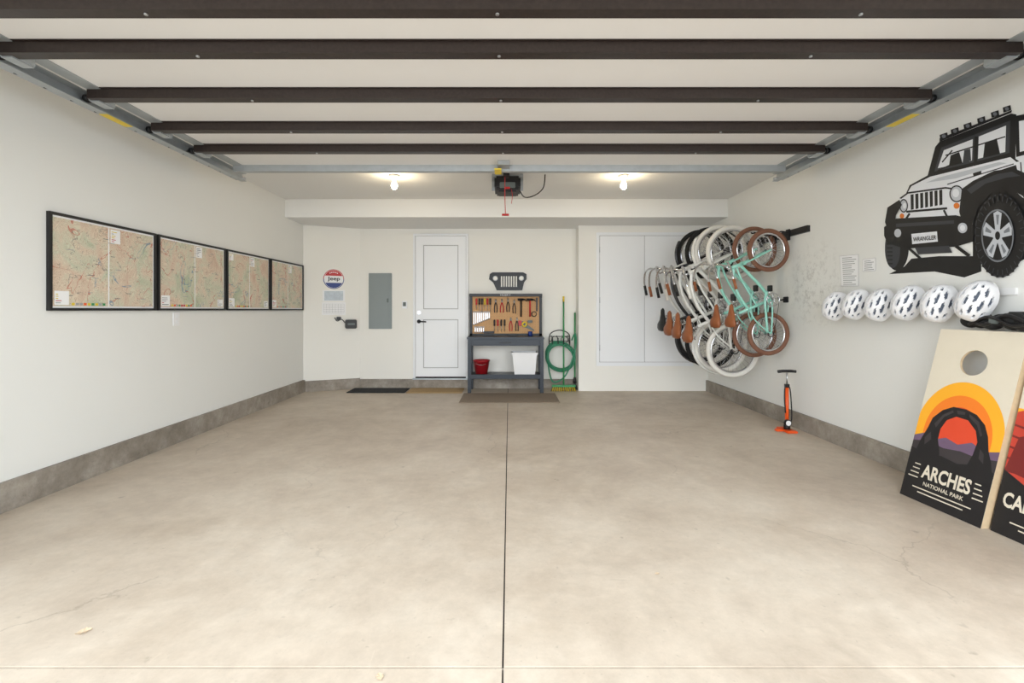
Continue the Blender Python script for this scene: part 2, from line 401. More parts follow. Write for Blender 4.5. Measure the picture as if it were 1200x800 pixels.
# ---------------- entry door ----------------
def groove_shade(b,x0,x1,z0,z1,y,wd,m):
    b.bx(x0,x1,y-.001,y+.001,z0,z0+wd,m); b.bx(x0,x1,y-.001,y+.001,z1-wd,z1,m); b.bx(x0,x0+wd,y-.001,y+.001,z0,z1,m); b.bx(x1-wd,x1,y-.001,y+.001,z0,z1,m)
def paneldoor(b,x0,x1,z0,z1,yf,panels,handle=None,hz=1.0):
    t=.02
    b.bx(x0,x1,yf,yf+t,z0,z1,M_doorw)
    f=.016
    px0=x0+.11;px1=x1-.11
    zs=[z0]
    for a,c in panels: zs+= [a,c]
    zs.append(z1)
    b.bx(x0,px0,yf-f,yf,z0,z1,M_doorw); b.bx(px1,x1,yf-f,yf,z0,z1,M_doorw)
    for i in range(0,len(zs),2): b.bx(px0,px1,yf-f,yf,zs[i],zs[i+1],M_doorw)
    for a,c in panels:
        groove_shade(b,px0,px1,a,c,yf-.0015,.012,M_shade)  # grey outline painted as recess shade so the panel relief reads
        b.box(((px0+px1)/2,yf-.004,(a+c)/2),(px1-px0-.08,.014,c-a-.08),M_doorw,bevel=.006)
b=MB()
x0,x1=-1.385,-.645; z0,z1=.175,2.25
paneldoor(b,x0,x1,z0,z1,YB-.024,[(.30,1.02),(1.17,2.12)])
for (a,c) in ((x0-.035,x0-.006),(x1+.006,x1+.035)): b.bx(a,c,YB-.05,YB,.135,z1+.035,M_doorw)
b.bx(x0-.006,x1+.006,YB-.05,YB,z1+.006,z1+.035,M_doorw)
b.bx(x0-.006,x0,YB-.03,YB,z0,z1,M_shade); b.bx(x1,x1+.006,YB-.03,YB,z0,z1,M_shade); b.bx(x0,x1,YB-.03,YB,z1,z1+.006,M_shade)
b.bx(x0-.04,x1+.04,YB-.08,YB,.135,.155,M_galv); b.bx(x0,x1,YB-.06,YB,.155,.172,M_dark)
b.cyl((x0+.05,YB-.036,.99),(x0+.05,YB-.06,.99),.028,M_blackm); b.tube([(x0+.05,YB-.06,.99),(x0+.05,YB-.075,.99),(x0+.16,YB-.075,.985)],.01,M_blackm)
b.cyl((x0+.05,YB-.036,1.12),(x0+.05,YB-.055,1.12),.03,M_steel)
b.finish('door_1')
b=MB()
zz0,zz1=.42,2.215
X0,XM,X1=1.29,1.93,2.575
b.bx(X0-.05,X1+.05,YC-.018,YC,zz0-.06,zz0-.008,M_doorw); b.bx(X0-.05,X1+.05,YC-.022,YC,zz1+.008,zz1+.05,M_doorw)
b.bx(X0-.05,X0-.007,YC-.022,YC,zz0-.02,zz1+.008,M_doorw); b.bx(X1+.007,X1+.05,YC-.022,YC,zz0-.02,zz1+.008,M_doorw)
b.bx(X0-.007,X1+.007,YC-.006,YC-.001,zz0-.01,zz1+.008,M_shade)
for a,c in ((X0,XM-.004),(XM+.004,X1)):
    b.box(((a+c)/2,YC-.014,(zz0+zz1)/2),(c-a,.02,zz1-zz0),M_doorw,bevel=.003)
for z in (.62,1.3,2.02):
    for x in (X0-.003,X1+.003): b.cyl((x,YC-.026,z-.04),(x,YC-.026,z+.04),.006,M_steel,8)
b.finish('door_2')

# ---------------- framed maps ----------------
for i,(ya,yb) in enumerate(((2.99,3.895),(3.92,4.85),(4.875,5.745),(5.775,6.68))):
    b=MB(); zb,zt=1.155,1.785; fr=.018
    x=XL
    b.bx(x,x+.024,ya,ya+fr,zb,zt,M_black); b.bx(x,x+.024,yb-fr,yb,zb,zt,M_black)
    b.bx(x,x+.024,ya+fr,yb-fr,zb,zb+fr,M_black); b.bx(x,x+.024,ya+fr,yb-fr,zt-fr,zt,M_black)
    b.bx(x,x+.012,ya+fr,yb-fr,zb+fr,zt-fr,M_paper)
    MM=mapmat(i)
    m=.012
    yc=(ya+yb)/2
    a0,a1=ya+fr+m,yb-fr-m
    b.bx(x+.012,x+.0135,a0,yc-.006,zb+fr+m,zt-fr-m,MM); b.bx(x+.012,x+.0135,yc+.006,a1,zb+fr+m,zt-fr-m,MM)
    boxes=[(a0+.01,a0+.11,zb+fr+.02,zb+fr+.11),(yc+.015,yc+.10,zt-fr-.12,zt-fr-.02),(a1-.10,a1-.01,zb+fr+.02,zb+fr+.09),(a0+.01,a0+.09,zt-fr-.09,zt-fr-.02)]
    for (p,q,r,s_) in boxes[: 2+i%3]:
        b.bx(x+.0136,x+.0142,p,q,r,s_,M_paper)
        zz=r+.01
        while zz<s_-.01:
            b.bx(x+.0143,x+.0147,p+.008,p+.02+(q-p-.03)*random.random(),zz,zz+.005,random.choice([M_red,M_paperln,M_greyd,M_paperln,M_yel])); zz+=.014
    # colour key strip along the bottom margin
    for k in range(9):
        yy=a0+.13+k*.03
        b.bx(x+.0136,x+.0142,yy,yy+.022,zb+fr+.018,zb+fr+.034,random.choice([M_yel,M_green,M_red,M_orange,M_paperln]))
    for k in range(14):
        yy=a0+.05+random.random()*(a1-a0-.15); zz=zb+.05+random.random()*.5
        b.bx(x+.0136,x+.014,yy,yy+.03+.04*random.random(),zz,zz+.004,random.choice([M_greyd,M_paperln]))
    b.finish('framed_trail_map')
b=MB(); y=1623.5/(597-206)
b.box((XL+.004,y,1.08),(.008,.08,.12),M_white,bevel=.003)
for z in (1.055,1.105): b.box((XL+.008,y,z),(.004,.03,.028),M_doorw,bevel=.001)
b.finish('wall_outlet')

# ---------------- corner wall items ----------------
dn=Vector((YB-YCOR,-(XD-XL),0)).normalized()
DP=Vector((XL,YCOR,0)); de=Vector((XD-XL,YB-YCOR,0)).normalized()
def dpt(px,py,off=0): return unp(px,py,DP,dn)+dn*off
def circ(b,c,n,r,m,off,a0=0,a1=360,seg=36):
    n=Vector(n).normalized(); up=Vector((0,0,1)); rt=up.cross(n).normalized()
    P=[Vector(c)+n*off+rt*r*math.cos(math.radians(a0+(a1-a0)*k/seg))+up*r*math.sin(math.radians(a0+(a1-a0)*k/seg)) for k in range(seg if a1-a0==360 else seg+1)]
    b.poly(P,m)
b=MB(); c=dpt(391,327)
b.cyl(c,c+dn*.012,.145,M_white,36)
circ(b,c,dn,.142,M_blue,.0125,180,360); circ(b,c,dn,.142,M_red,.0125,0,180)
circ(b,c,dn,.132,M_white,.0131); circ(b,c,dn,.128,M_red,.0136,22,158); circ(b,c,dn,.128,M_blue,.0138,205,335)
for a in range(60,125,12):
    ar=math.radians(a); rt=Vector((0,0,1)).cross(dn).normalized(); q=c+rt*.10*math.cos(ar)+Vector((0,0,.10*math.sin(ar)))
    circ(b,q,dn,.008,M_white,.0142,0,360,8)
b.text('Jeep',c-de*.085+Vector((0,0,-.035)),c+de*.085+Vector((0,0,-.035)),(0,0,1),.07,M_black,dn*.0155,bold=.02)
b.finish('round_wall_sign')
b=MB()
for (p,q,r,s_,o) in ((378,340,404,353,.008),(377,354,405,369,.012)):
    A=dpt(p,s_,o);B=dpt(r,s_,o);C=dpt(r,q,o);D=dpt(p,q,o)
    b.add([A,B,C,D,A-dn*(o-.001),B-dn*(o-.001),C-dn*(o-.001),D-dn*(o-.001)],[[0,1,2,3],[0,4,5,1],[1,5,6,2],[2,6,7,3],[3,7,4,0]],M_paper)
M_sk=mat('calendar_photo',rgb(196,206,214),0.6,var=.25,vscale=25)
b.poly([dpt(380,352,.0086),dpt(402,352,.0086),dpt(402,341,.0086),dpt(380,341,.0086)],M_sk)
for i in range(6):
    y_=356+i*2.1; b.poly([dpt(379,y_+.18,.0126),dpt(403,y_+.18,.0126),dpt(403,y_,.0126),dpt(379,y_,.0126)],M_paperln)
for i in range(8):
    x_=379+i*3.43; b.poly([dpt(x_,366.5,.0126),dpt(x_+.18,366.5,.0126),dpt(x_+.18,356,.0126),dpt(x_,356,.0126)],M_paperln)
b.finish('wall_calendar')
b=MB(); c=dpt(411,379.5)
ang=math.atan2(de.y,de.x)
b.box(c+dn*.035,(.16,.07,.13),M_black,rot=(0,0,ang),bevel=.01)
b.box(c+dn*.072,(.10,.01,.03),M_greyd,rot=(0,0,ang))
b.tube([dpt(404,378,.03),dpt(400,374,.02),dpt(395,376,.015),dpt(392,372,.01)],.006,M_black,6,sm=4)
b.box(dpt(397,373,.012),(.06,.025,.05),M_black,rot=(0,0,ang),bevel=.004)
b.finish('battery_charger')
b=MB()
b.box((-1.915,YB-.012,1.292),(.34,.024,.825),M_grey,bevel=.004)
b.box((-1.915,YB-.027,1.292),(.27,.012,.72),M_grey,bevel=.004)
b.box((-1.80,YB-.036,1.30),(.025,.01,.06),M_greyd,bevel=.003)
b.finish('electrical_panel')
b=MB(); b.box((-1.555,YB-.012,1.235),(.075,.022,.11),M_doorw,bevel=.004); b.box((-1.555,YB-.025,1.245),(.045,.006,.06),M_greyd,bevel=.002); b.finish('wall_keypad')

# grille sign
b=MB()
def back(px,py,off=0): return unp(px,py,(0,YB-off,0),(0,-1,0))
out=[(574,321),(577,319),(613,319),(617,321),(617,327),(614,331),(612,340),(582,340),(578,331),(573,327)]
A=[back(p[0],p[1],.02) for p in out]; B=[p+Vector((0,.018,0)) for p in A]; n=len(A)
b.add(A+B,[list(range(n))[::-1]]+[[i,(i+1)%n,n+(i+1)%n,n+i] for i in range(n)],M_blackm)
for k in range(7):
    xx=587+k*2.9
    b.poly([back(xx,323.5,.022),back(xx+1.5,323.5,.022),back(xx+1.5,336,.022),back(xx,336,.022)],M_wallb)
for xx in (580.5,611):
    c=back(xx,326,.022); b.torus(c,(0,1,0),.032,.006,M_steel,20,6); circ(b,c,(0,-1,0),.028,M_wallb,.001)
b.finish('grille_wall_sign')

# ---------------- workbench ----------------
b=MB()
bx0,bx1,by0,by1=-.583,.476,6.60,6.99
b.box(((bx0+bx1)/2,(by0+by1)/2,.765),(bx1-bx0+.02,by1-by0,.035),M_bench,bevel=.005)
b.bx(bx0+.01,bx1-.01,by0+.02,by0+.04,.66,.75,M_bench)
b.box(((bx0+bx1)/2,by0+.012,.705),(.9,.02,.07),M_bench,bevel=.004)
b.box(((bx0+bx1)/2,by0-.002,.705),(.18,.012,.015),M_blackm,bevel=.003)
for x in (bx0+.025,bx1-.025):
    for y in (by0+.025,by1-.025): b.box((x,y,.375),(.05,.05,.75),M_bench,bevel=.004)
    b.bx(x-.012,x+.012,by0+.05,by1-.05,.66,.74,M_bench)
b.bx(bx0+.01,bx1-.01,by0+.01,by1-.01,.225,.25,M_bench)
b.bx(bx0+.01,bx1-.01,by0+.005,by0+.02,.20,.26,M_bench)
py_=6.96
b.bx(bx0,bx0+.04,py_-.02,py_+.02,.78,1.395,M_blackm); b.bx(bx1-.04,bx1,py_-.02,py_+.02,.78,1.395,M_blackm)
b.bx(bx0,bx1,py_-.09,py_+.02,1.355,1.395,M_blackm); b.bx(bx0,bx1,py_-.02,py_+.02,.78,.815,M_blackm)
M_peg=mat('pegboard_tan',rgb(204,160,112),0.7,var=0.1,vscale=10)
b.bx(bx0+.04,bx1-.04,py_-.006,py_+.004,.815,1.355,M_peg)
for i in range(26):
    for j in range(14):
        x=bx0+.06+i*.0375; z=.835+j*.0375
        b.box((x,py_-.0065,z),(.005,.002,.005),M_dark)
b.text('HUSKY',(-.13,py_-.092,1.366),(.02,py_-.092,1.366),(0,0,1),.02,M_white)
b.finish('workbench')
b=MB(); yt=py_-.025
def wrench(x,z,l,m=M_steel):
    b.bx(x-.006,x+.006,yt-.003,yt+.003,z-l,z,m); b.torus((x,yt,z+.008),(0,1,0),.011,.004,m,12,5)
    b.tube([(x-.012,yt,z-l-.016),(x-.012,yt,z-l-.004),(x,yt,z-l+.004),(x+.012,yt,z-l-.004),(x+.012,yt,z-l-.016)],.004,m,5)
def driver(x,z,l,m):
    b.lathe([(0,0),(.012,-.004),(.014,-.03),(.011,-.06),(.014,-.085),(.006,-.095),(0,-.095)],(x,yt-.01,z),(0,0,1),m,10)
    b.cyl((x,yt-.01,z-.09),(x,yt-.01,z-l),.004,M_steel,6)
def pliers(x,z,m,a=.02):
    for sg in (-1,1):
        b.tube([(x,yt,z),(x+sg*.015,yt,z-.04),(x+sg*a,yt,z-.09),(x+sg*a*.8,yt,z-.15)],.007,m,6,sm=3)
        b.tube([(x,yt,z),(x-sg*.009,yt,z+.02),(x-sg*.003,yt,z+.05)],[.008,.004],M_steel,6)
def hammer(x,z,m):
    b.cyl((x,yt-.02,z-.25),(x,yt-.02,z),.012,m,8); b.cyl((x-.05,yt-.02,z),(x+.035,yt-.02,z),.017,M_blackm,10)
    b.tube([(x+.035,yt-.02,z),(x+.065,yt-.02,z-.005),(x+.085,yt-.02,z-.03)],[.013,.004],M_blackm,6)
for k in range(9): wrench(-.52+k*.028,1.12,.17-k*.011)
for k in range(5): wrench(-.50+k*.03,.90,.06,M_steel)
for k,mm in enumerate([M_red,M_black,M_black,M_yel,M_red,M_black]): driver(-.48+k*.04,1.33,.16+.02*(k%3),mm)
pliers(-.20,1.27,M_black); pliers(-.11,1.27,M_red,.024); pliers(-.02,1.28,M_black); pliers(.07,1.26,M_black)
hammer(.17,1.31,M_black); hammer(.30,1.31,M_red)
for k,mm in enumerate([M_black,M_red,M_black,M_black]): driver(-.22+k*.05,1.02,.17,mm)
pliers(.02,1.0,M_red); pliers(.11,1.0,M_black)
b.torus((.36,yt,1.10),(0,1,0),.035,.006,M_blackm,20,6); b.torus((.22,yt,.95),(0,1,0),.03,.012,M_yel,16,6)
b.box((.40,yt,1.24),(.022,.02,.20),M_blackm,bevel=.003)
b.add([(.16,yt,1.0),(.19,yt,1.0),(.36,yt,.87),(.36,yt,.85),(.16,yt,.93)],[[0,1,2,3,4]],M_greyd); b.box((.155,yt,.965),(.05,.02,.08),M_red,bevel=.008)
b.box((.30,yt-.02,.99),(.07,.04,.04),M_greyd,bevel=.006)
b.box((-.30,yt-.02,.835),(.16,.05,.03),M_blackm,bevel=.005); b.box((.05,yt-.06,.80),(.12,.08,.03),M_black,bevel=.006); b.cyl((.3,yt-.08,.783),(.3,yt-.08,.85),.03,M_blue,14)
b.finish('hand_tools')
b=MB(); c=(-.40,6.78,.252)
b.lathe([(0,0.003),(.085,.0),(.115,.18),(.122,.18),(.122,.195),(.108,.195),(.08,.02),(0,.02)],c,(0,0,1),M_dred,24)
b.tube([(-.52,6.78,.43),(-.47,6.70,.40),(-.40,6.66,.385),(-.33,6.70,.40),(-.28,6.78,.43)],.004,M_steel,6,sm=4)
b.finish('red_bucket')
b=MB()
def bin_(cx,cy,z,w0,d0,w1,d1,h,m):
    def ring(w_,d_,zz): return [(cx-w_/2,cy-d_/2,zz),(cx+w_/2,cy-d_/2,zz),(cx+w_/2,cy+d_/2,zz),(cx-w_/2,cy+d_/2,zz)]
    R=[ring(w0,d0,z),ring(w1,d1,z+h),ring(w1-.02,d1-.02,z+h),ring(w0-.02,d0-.02,z+.01)]
    vs=sum(R,[]); fs=[[3,2,1,0]]
    for k in range(3):
        for i in range(4): fs.append([k*4+i,k*4+(i+1)%4,(k+1)*4+(i+1)%4,(k+1)*4+i])
    fs.append([12,13,14,15]); b.add(vs,fs,m)
bin_(.215,6.79,.252,.29,.24,.345,.28,.30,M_white)
b.bx(.03,.40,6.64,6.655,.535,.56,M_white); b.bx(.03,.40,6.925,6.94,.535,.56,M_white); b.bx(.03,.045,6.655,6.925,.535,.56,M_white); b.bx(.385,.40,6.655,6.925,.535,.56,M_white)
b.finish('white_storage_bin')

def mat_(name,x0,x1,y0,y1,m):
    b=MB(); b.box(((x0+x1)/2,(y0+y1)/2,.006),(x1-x0,y1-y0,.012),m,bevel=.004)
    for k in range(int((x1-x0)/.05)): b.bx(x0+.02+k*.05,x0+.035+k*.05,y0+.02,y1-.02,.012,.0135,m)
    b.finish(name)
mat_('door_mat',-2.28,-1.46,6.62,6.99,M_matk)
mat_('door_mat',-1.44,-.66,6.6,6.99,M_matt)
mat_('floor_rug',-.63,.63,5.9,6.56,M_matb)

# ---------------- hose, broom ----------------
b=MB(); hc=Vector((.74,6.93,.50))
for k in range(7):
    R=.19+.012*math.sin(k*2.1); 
    b.torus(hc+Vector((.01*math.sin(k*3),-.02-.018*(k%4),-.02+.02*math.cos(k*1.7))),(0.05*math.sin(k),1,0.04*math.cos(k)),R,.011,M_hose,36,8,sx=1.0+.04*math.sin(k),sy=1.08)
b.tube([hc+Vector((-.19,-.05,0)),hc+Vector((-.16,-.06,-.25)),hc+Vector((-.1,-.1,-.38)),hc+Vector((.05,-.12,-.30)),hc+Vector((.15,-.1,-.1)),hc+Vector((.22,-.08,.15)),hc+Vector((.21,-.08,.32)),hc+Vector((.16,-.06,.22))],.011,M_hose,8,sm=6)
b.finish('garden_hose')
b=MB()
for dx in (-.12,-.04,.04,.12):
    b.tube([hc+Vector((dx,.09,.28)),hc+Vector((dx,-.0,.26)),hc+Vector((dx,-.11,.17)),hc+Vector((dx,-.13,.26))],.005,M_black,6,sm=3)
b.tube([hc+Vector((-.15,.08,.12)),hc+Vector((-.14,.08,.30)),hc+Vector((0,.08,.36)),hc+Vector((.14,.08,.30)),hc+Vector((.15,.08,.12))],.007,M_black,6,sm=5)
for z in (.14,.20,.27): b.tube([hc+Vector((-.15,.07,z)),hc+Vector((.15,.07,z))],.005,M_black,6)
for sg in (-1,1):
    b.torus(hc+Vector((sg*.07,.06,.22)),(0,1,0),.05,.005,M_black,20,6)
b.finish('hose_hanger')
b=MB()
b.cyl((.80,7.01,1.34),(.775,6.78,.09),.012,M_green,10); b.cyl((.80,7.012,1.36),(.799,7.0,1.28),.014,M_yel,10)
b.box((.775,6.78,.075),(.34,.05,.03),M_green,bevel=.006)
for i in range(34):
    x=.775-.16+i*.0097; 
    b.cyl((x,6.78+.012*math.sin(i*5),.06),(x+(x-.775)*.12,6.77+.02*math.sin(i*9),.0),.004,M_yel if i%3 else M_black,5)
b.finish('push_broom')
b=MB()
b.cyl((.965,6.99,1.12),(.95,6.90,.16),.012,M_green,10)
b.tube([(.95,6.90,.18),(.95,6.90,.10)],[.018,.03],M_black,8)
for i in range(11):
    a=(i-5)/5; b.tube([(.95,6.90,.12),(.95+a*.03,6.89,.05),(.95+a*.035,6.87,.004)],.0035,M_black,5,sm=2)
b.finish('garden_rake')

# ---------------- bicycles ----------------
def bike(depth,xw,zl,zh,R,fm,tm,sm_,gm,yaw=0,fender=None,rim=M_chrome):
    b=MB(); WB=zh-zl; k=WB/1.1
    Mx=Matrix(((0,0,-1,xw),(0,1,0,depth),(1,0,0,zl),(0,0,0,1)))
    b.M=Matrix.Translation((XR,depth,0))@Matrix.Rotation(yaw,4,'Z')@Matrix.Translation((-XR,-depth,0))@Mx
    def P(u,v,w=0): return Vector((u*k,w*k,v*k))
    tr=.026 if R>.25 else .022
    for uc in (0,WB):
        c=Vector((uc,0,0))
        b.torus(c,(0,1,0),R-tr,tr,tm,48,8)
        b.torus(c,(0,1,0),R-2*tr-.006,.011,rim,48,6)
        b.cyl(c+Vector((0,-.045,0)),c+Vector((0,.045,0)),.016,M_chrome,10)
        b.cyl(c+Vector((0,-.065,0)),c+Vector((0,.065,0)),.006,M_steel,8)
        for i in range(28):
            a=2*math.pi*i/28; sg=1 if i%2 else -1; a2=a+sg*.5*(1 if (i//2)%2 else -1)
            b.tube([c+Vector((math.cos(a2)*.018,sg*.03,math.sin(a2)*.018)),c+Vector((math.cos(a)*(R-2*tr-.01),0,math.sin(a)*(R-2*tr-.01)))],.0013,M_chrome,4)
    tb=.017*k/ .9
    bb=P(.45,-.03); st=P(.27,.40); ht=P(.865,.50); hb=P(.915,.36)
    b.tube([bb,st],tb,fm,10); b.tube([hb,ht],tb*1.25,fm,12)
    b.tube([P(.875,.47),P(.70,.47),P(.50,.40),P(.32,.27)],tb,fm,10,sm=6)
    b.tube([P(.905,.39),P(.78,.26),P(.62,.10),P(.45,-.03)],tb*1.1,fm,10,sm=6)
    b.tube([P(.87,.43),P(.70,.36),P(.52,.25),P(.36,.15)],tb*.7,fm,8,sm=6)
    b.cyl(bb+P(0,0,-.04),bb+P(0,0,.04),.024*k,fm,12)
    for sg in (-1,1):
        b.tube([P(.45,-.03,sg*.03),P(.25,-.02,sg*.055),P(0,0,sg*.06)],tb*.55,fm,8,sm=3)
        b.tube([P(.32,.27,sg*.02),P(.17,.20,sg*.05),P(0,0,sg*.06)],tb*.5,fm,8,sm=4)
        b.tube([P(.925,.34,sg*.03),P(.945,.30,sg*.06),P(1.02,.15,sg*.06),P(1.1,0,sg*.06)],tb*.65,fm,8,sm=4)
    b.box(P(.925,.345),(.05*k,.13*k,.03*k),fm,bevel=.006)
    b.cyl(ht,P(.845,.545),.012*k,M_chrome,10); b.tube([P(.845,.545),P(.89,.57)],.013*k,M_chrome,8)
    for sg in (-1,1):
        b.tube([P(.89,.57,0),P(.90,.57,sg*.06),P(.92,.63,sg*.14),P(.87,.66,sg*.25),P(.74,.655,sg*.31),P(.58,.62,sg*.33)],.012*k,M_chrome,8,sm=6)
        b.tube([P(.70,.648,sg*.32),P(.57,.617,sg*.332)],.018*k,gm,10)
    b.cyl(st,P(.245,.47),.012*k,M_chrome,8)
    prof=[(.085,.02,.01),(.095,.105,.03),(.13,.125,.045),(.18,.115,.045),(.235,.075,.038),(.30,.042,.03),(.365,.03,.026),(.39,.008,.008)]
    vs=[];fs=[];n=14
    for (u,hw,th) in prof:
        for j in range(n):
            a=2*math.pi*j/n; vs.append(P(u,.50+th*math.sin(a)*(1 if math.sin(a)>0 else .8)+(.015 if u<.2 else 0),hw*math.cos(a)))
    for i in range(len(prof)-1):
        for j in range(n): fs.append([i*n+j,i*n+(j+1)%n,(i+1)*n+(j+1)%n,(i+1)*n+j])
    fs.append(list(range(n))); fs.append([(len(prof)-1)*n+j for j in range(n)][::-1])
    b.add(vs,fs,sm_,True)
    for sg in (-1,1):
        b.tube([P(.13,.47,sg*.06),P(.16,.44,sg*.06),P(.30,.455,sg*.02)],.005*k,M_chrome,6)
        b.torus(P(.14,.455,sg*.06),(0,0,1),.018*k,.005*k,M_chrome,12,5)
    b.torus(bb+P(0,0,-.055),(0,1,0),.085*k,.007*k,M_chrome,28,6)
    for i in range(5):
        a=i*2*math.pi/5; b.tube([bb+P(0,0,-.055),bb+P(.085*math.cos(a),.085*math.sin(a),-.055)],.007*k,M_chrome,5)
    b.tube([bb+P(.0,.088,-.055),P(0,.04,-.055)],.004*k,M_blackm,5); b.tube([bb+P(.0,-.088,-.055),P(0,-.04,-.055)],.004*k,M_blackm,5)
    b.torus(P(0,0,-.055),(0,1,0),.036*k,.006*k,M_blackm,18,5)
    b.tube([P(.56,.06,-.07),P(.45,.09,-.07),P(.25,.075,-.07),P(.02,.055,-.07)],.016*k,fm,6,sm=4)
    for sg,du,dv in ((-1,.14,.09),(1,-.14,-.09)):
        e=bb+P(du,dv,sg*.075); b.tube([bb+P(0,0,sg*.06),e],.009*k,M_chrome,6)
        b.box(e+P(0,0,sg*.055),(.08*k,.09*k,.022*k),M_black,bevel=.004)
    if fender:
        for uc,a0,a1 in ((0,40,190),(WB,60,175)):
            rr=R+.014
            for wof in (-.018,0,.018):
                b.tube([Vector((uc+rr*math.cos(math.radians(a0+(a1-a0)*i/20)),wof,rr*math.sin(math.radians(a0+(a1-a0)*i/20))-abs(wof)*.3)) for i in range(21)],.010,fender,6)
    b.finish('cruiser_bicycle')
SP=[ # depth,xw,zl,zh,R
 (4.78,2.60,.92,1.76,.218,M_turq,M_tan,M_brown,M_brown,.06,None),
 (5.02,2.585,.90,1.80,.24,M_turq,M_tan,M_brown,M_brown,.05,None),
 (5.30,2.49,.71,1.80,.305,M_bwhite,M_cream,M_brown,M_cream,.03,None),
 (5.55,2.47,.74,1.84,.315,M_bwhite,M_cream,M_brown,M_black,.0,M_bwhite),
 (5.82,2.46,.76,1.86,.315,M_bgrey,M_rub,M_brown,M_brown,.02,None),
 (6.12,2.47,.80,1.88,.315,M_bwhite,M_rub,M_black,M_black,.0,M_bgrey)]
for sp in SP: bike(*sp[:9],yaw=sp[9],fender=sp[10])
b=MB()
b.bx(XR-.03,XR,4.48,6.3,1.90,1.96,M_black)
for sp in SP:
    y=sp[0]; zt=sp[3]+sp[4]-.06; xw=sp[1]
    b.tube([(XR-.02,y,1.93),(XR-.10,y,1.95),(xw+.05,y,zt-.0),(xw-.02,y,zt-.01),(xw-.04,y,zt+.03)],.007,M_black,6,sm=4)
    b.bx(XR-.04,XR-.028,y-.03,y+.03,1.86,1.97,M_blackm)
b.finish('bike_hanger_rail')
b=MB(); yy=1579/(922-597); b.box((XR-.01,yy,1.16+12/114.4),(.02,.07,.06),M_blackm,bevel=.004); b.tube([(XR-.02,yy,1.27),(XR-.07,yy,1.26),(XR-.09,yy,1.29)],.008,M_blackm,6,sm=3); b.finish('wall_hook')

# ---------------- pump ----------------
b=MB(); px_,py2=2.655,4.54
b.box((px_,py2,.012),(.10,.20,.02),M_orange,bevel=.006); b.box((px_-.03,py2,.012),(.16,.05,.02),M_orange,bevel=.006)
b.cyl((px_,py2,.02),(px_,py2,.06),.028,M_black,16); b.cyl((px_,py2,.06),(px_,py2,.42),.017,M_orange,16); b.cyl((px_,py2,.42),(px_,py2,.45),.023,M_black,16)
b.cyl((px_,py2,.45),(px_,py2,.56),.007,M_steel,10); b.tube([(px_-.085,py2,.57),(px_-.04,py2,.575),(px_+.04,py2,.575),(px_+.085,py2,.57)],[.015,.013],M_black,10)
b.cyl((px_-.02,py2-.035,.09),(px_-.02,py2-.06,.09),.032,M_black,18); b.cyl((px_-.02,py2-.06,.09),(px_-.02,py2-.062,.09),.024,M_white,18)
b.tube([(px_+.02,py2,.05),(px_+.045,py2,.12),(px_+.04,py2,.30),(px_+.025,py2,.42),(px_-.025,py2-.02,.44),(px_-.035,py2-.02,.33),(px_-.025,py2-.02,.18)],.006,M_black,6,sm=6)
b.finish('bicycle_floor_pump')

# ---------------- right wall papers ----------------
def rw(px,py,off=0): return unp(px,py,(XR-off,0,0),(-1,0,0))
def paper(pts,lines,name):
    b=MB(); A=[rw(p[0],p[1],.008) for p in pts]; B=[rw(p[0],p[1],.0) for p in pts]
    b.add(A+B,[[0,1,2,3]]+[[i,(i+1)%4,4+(i+1)%4,4+i] for i in range(4)],M_paper)
    (ax,ay),(bx_,by_),(cx_,cy_),(dx_,dy_)=pts
    for i in range(lines):
        t=(i+1)/(lines+1)
        l=(ax+(dx_-ax)*t,ay+(dy_-ay)*t); r=(bx_+(cx_-bx_)*t,by_+(cy_-by_)*t)
        l2=(l[0]+(r[0]-l[0])*.12,l[1]+(r[1]-l[1])*.12); f=.6+.3*random.random(); r2=(l[0]+(r[0]-l[0])*f,l[1]+(r[1]-l[1])*f)
        b.poly([rw(l2[0],l2[1],.009),rw(r2[0],r2[1],.009),rw(r2[0],r2[1]+.8,.009),rw(l2[0],l2[1]+.8,.009)],M_paperln)
    for i in range(4):
        (x1_,y1_),(x2_,y2_)=pts[i],pts[(i+1)%4]
        b.tube([rw(x1_,y1_,.0075),rw(x2_,y2_,.0075)],.0013,M_paperln,4)
    b.finish(name)
paper([(984,300),(1006,298),(1006,335),(986,335)],14,'wall_notice')
paper([(1011,304),(1026,302),(1026,317),(1011,318)],6,'wall_notice')

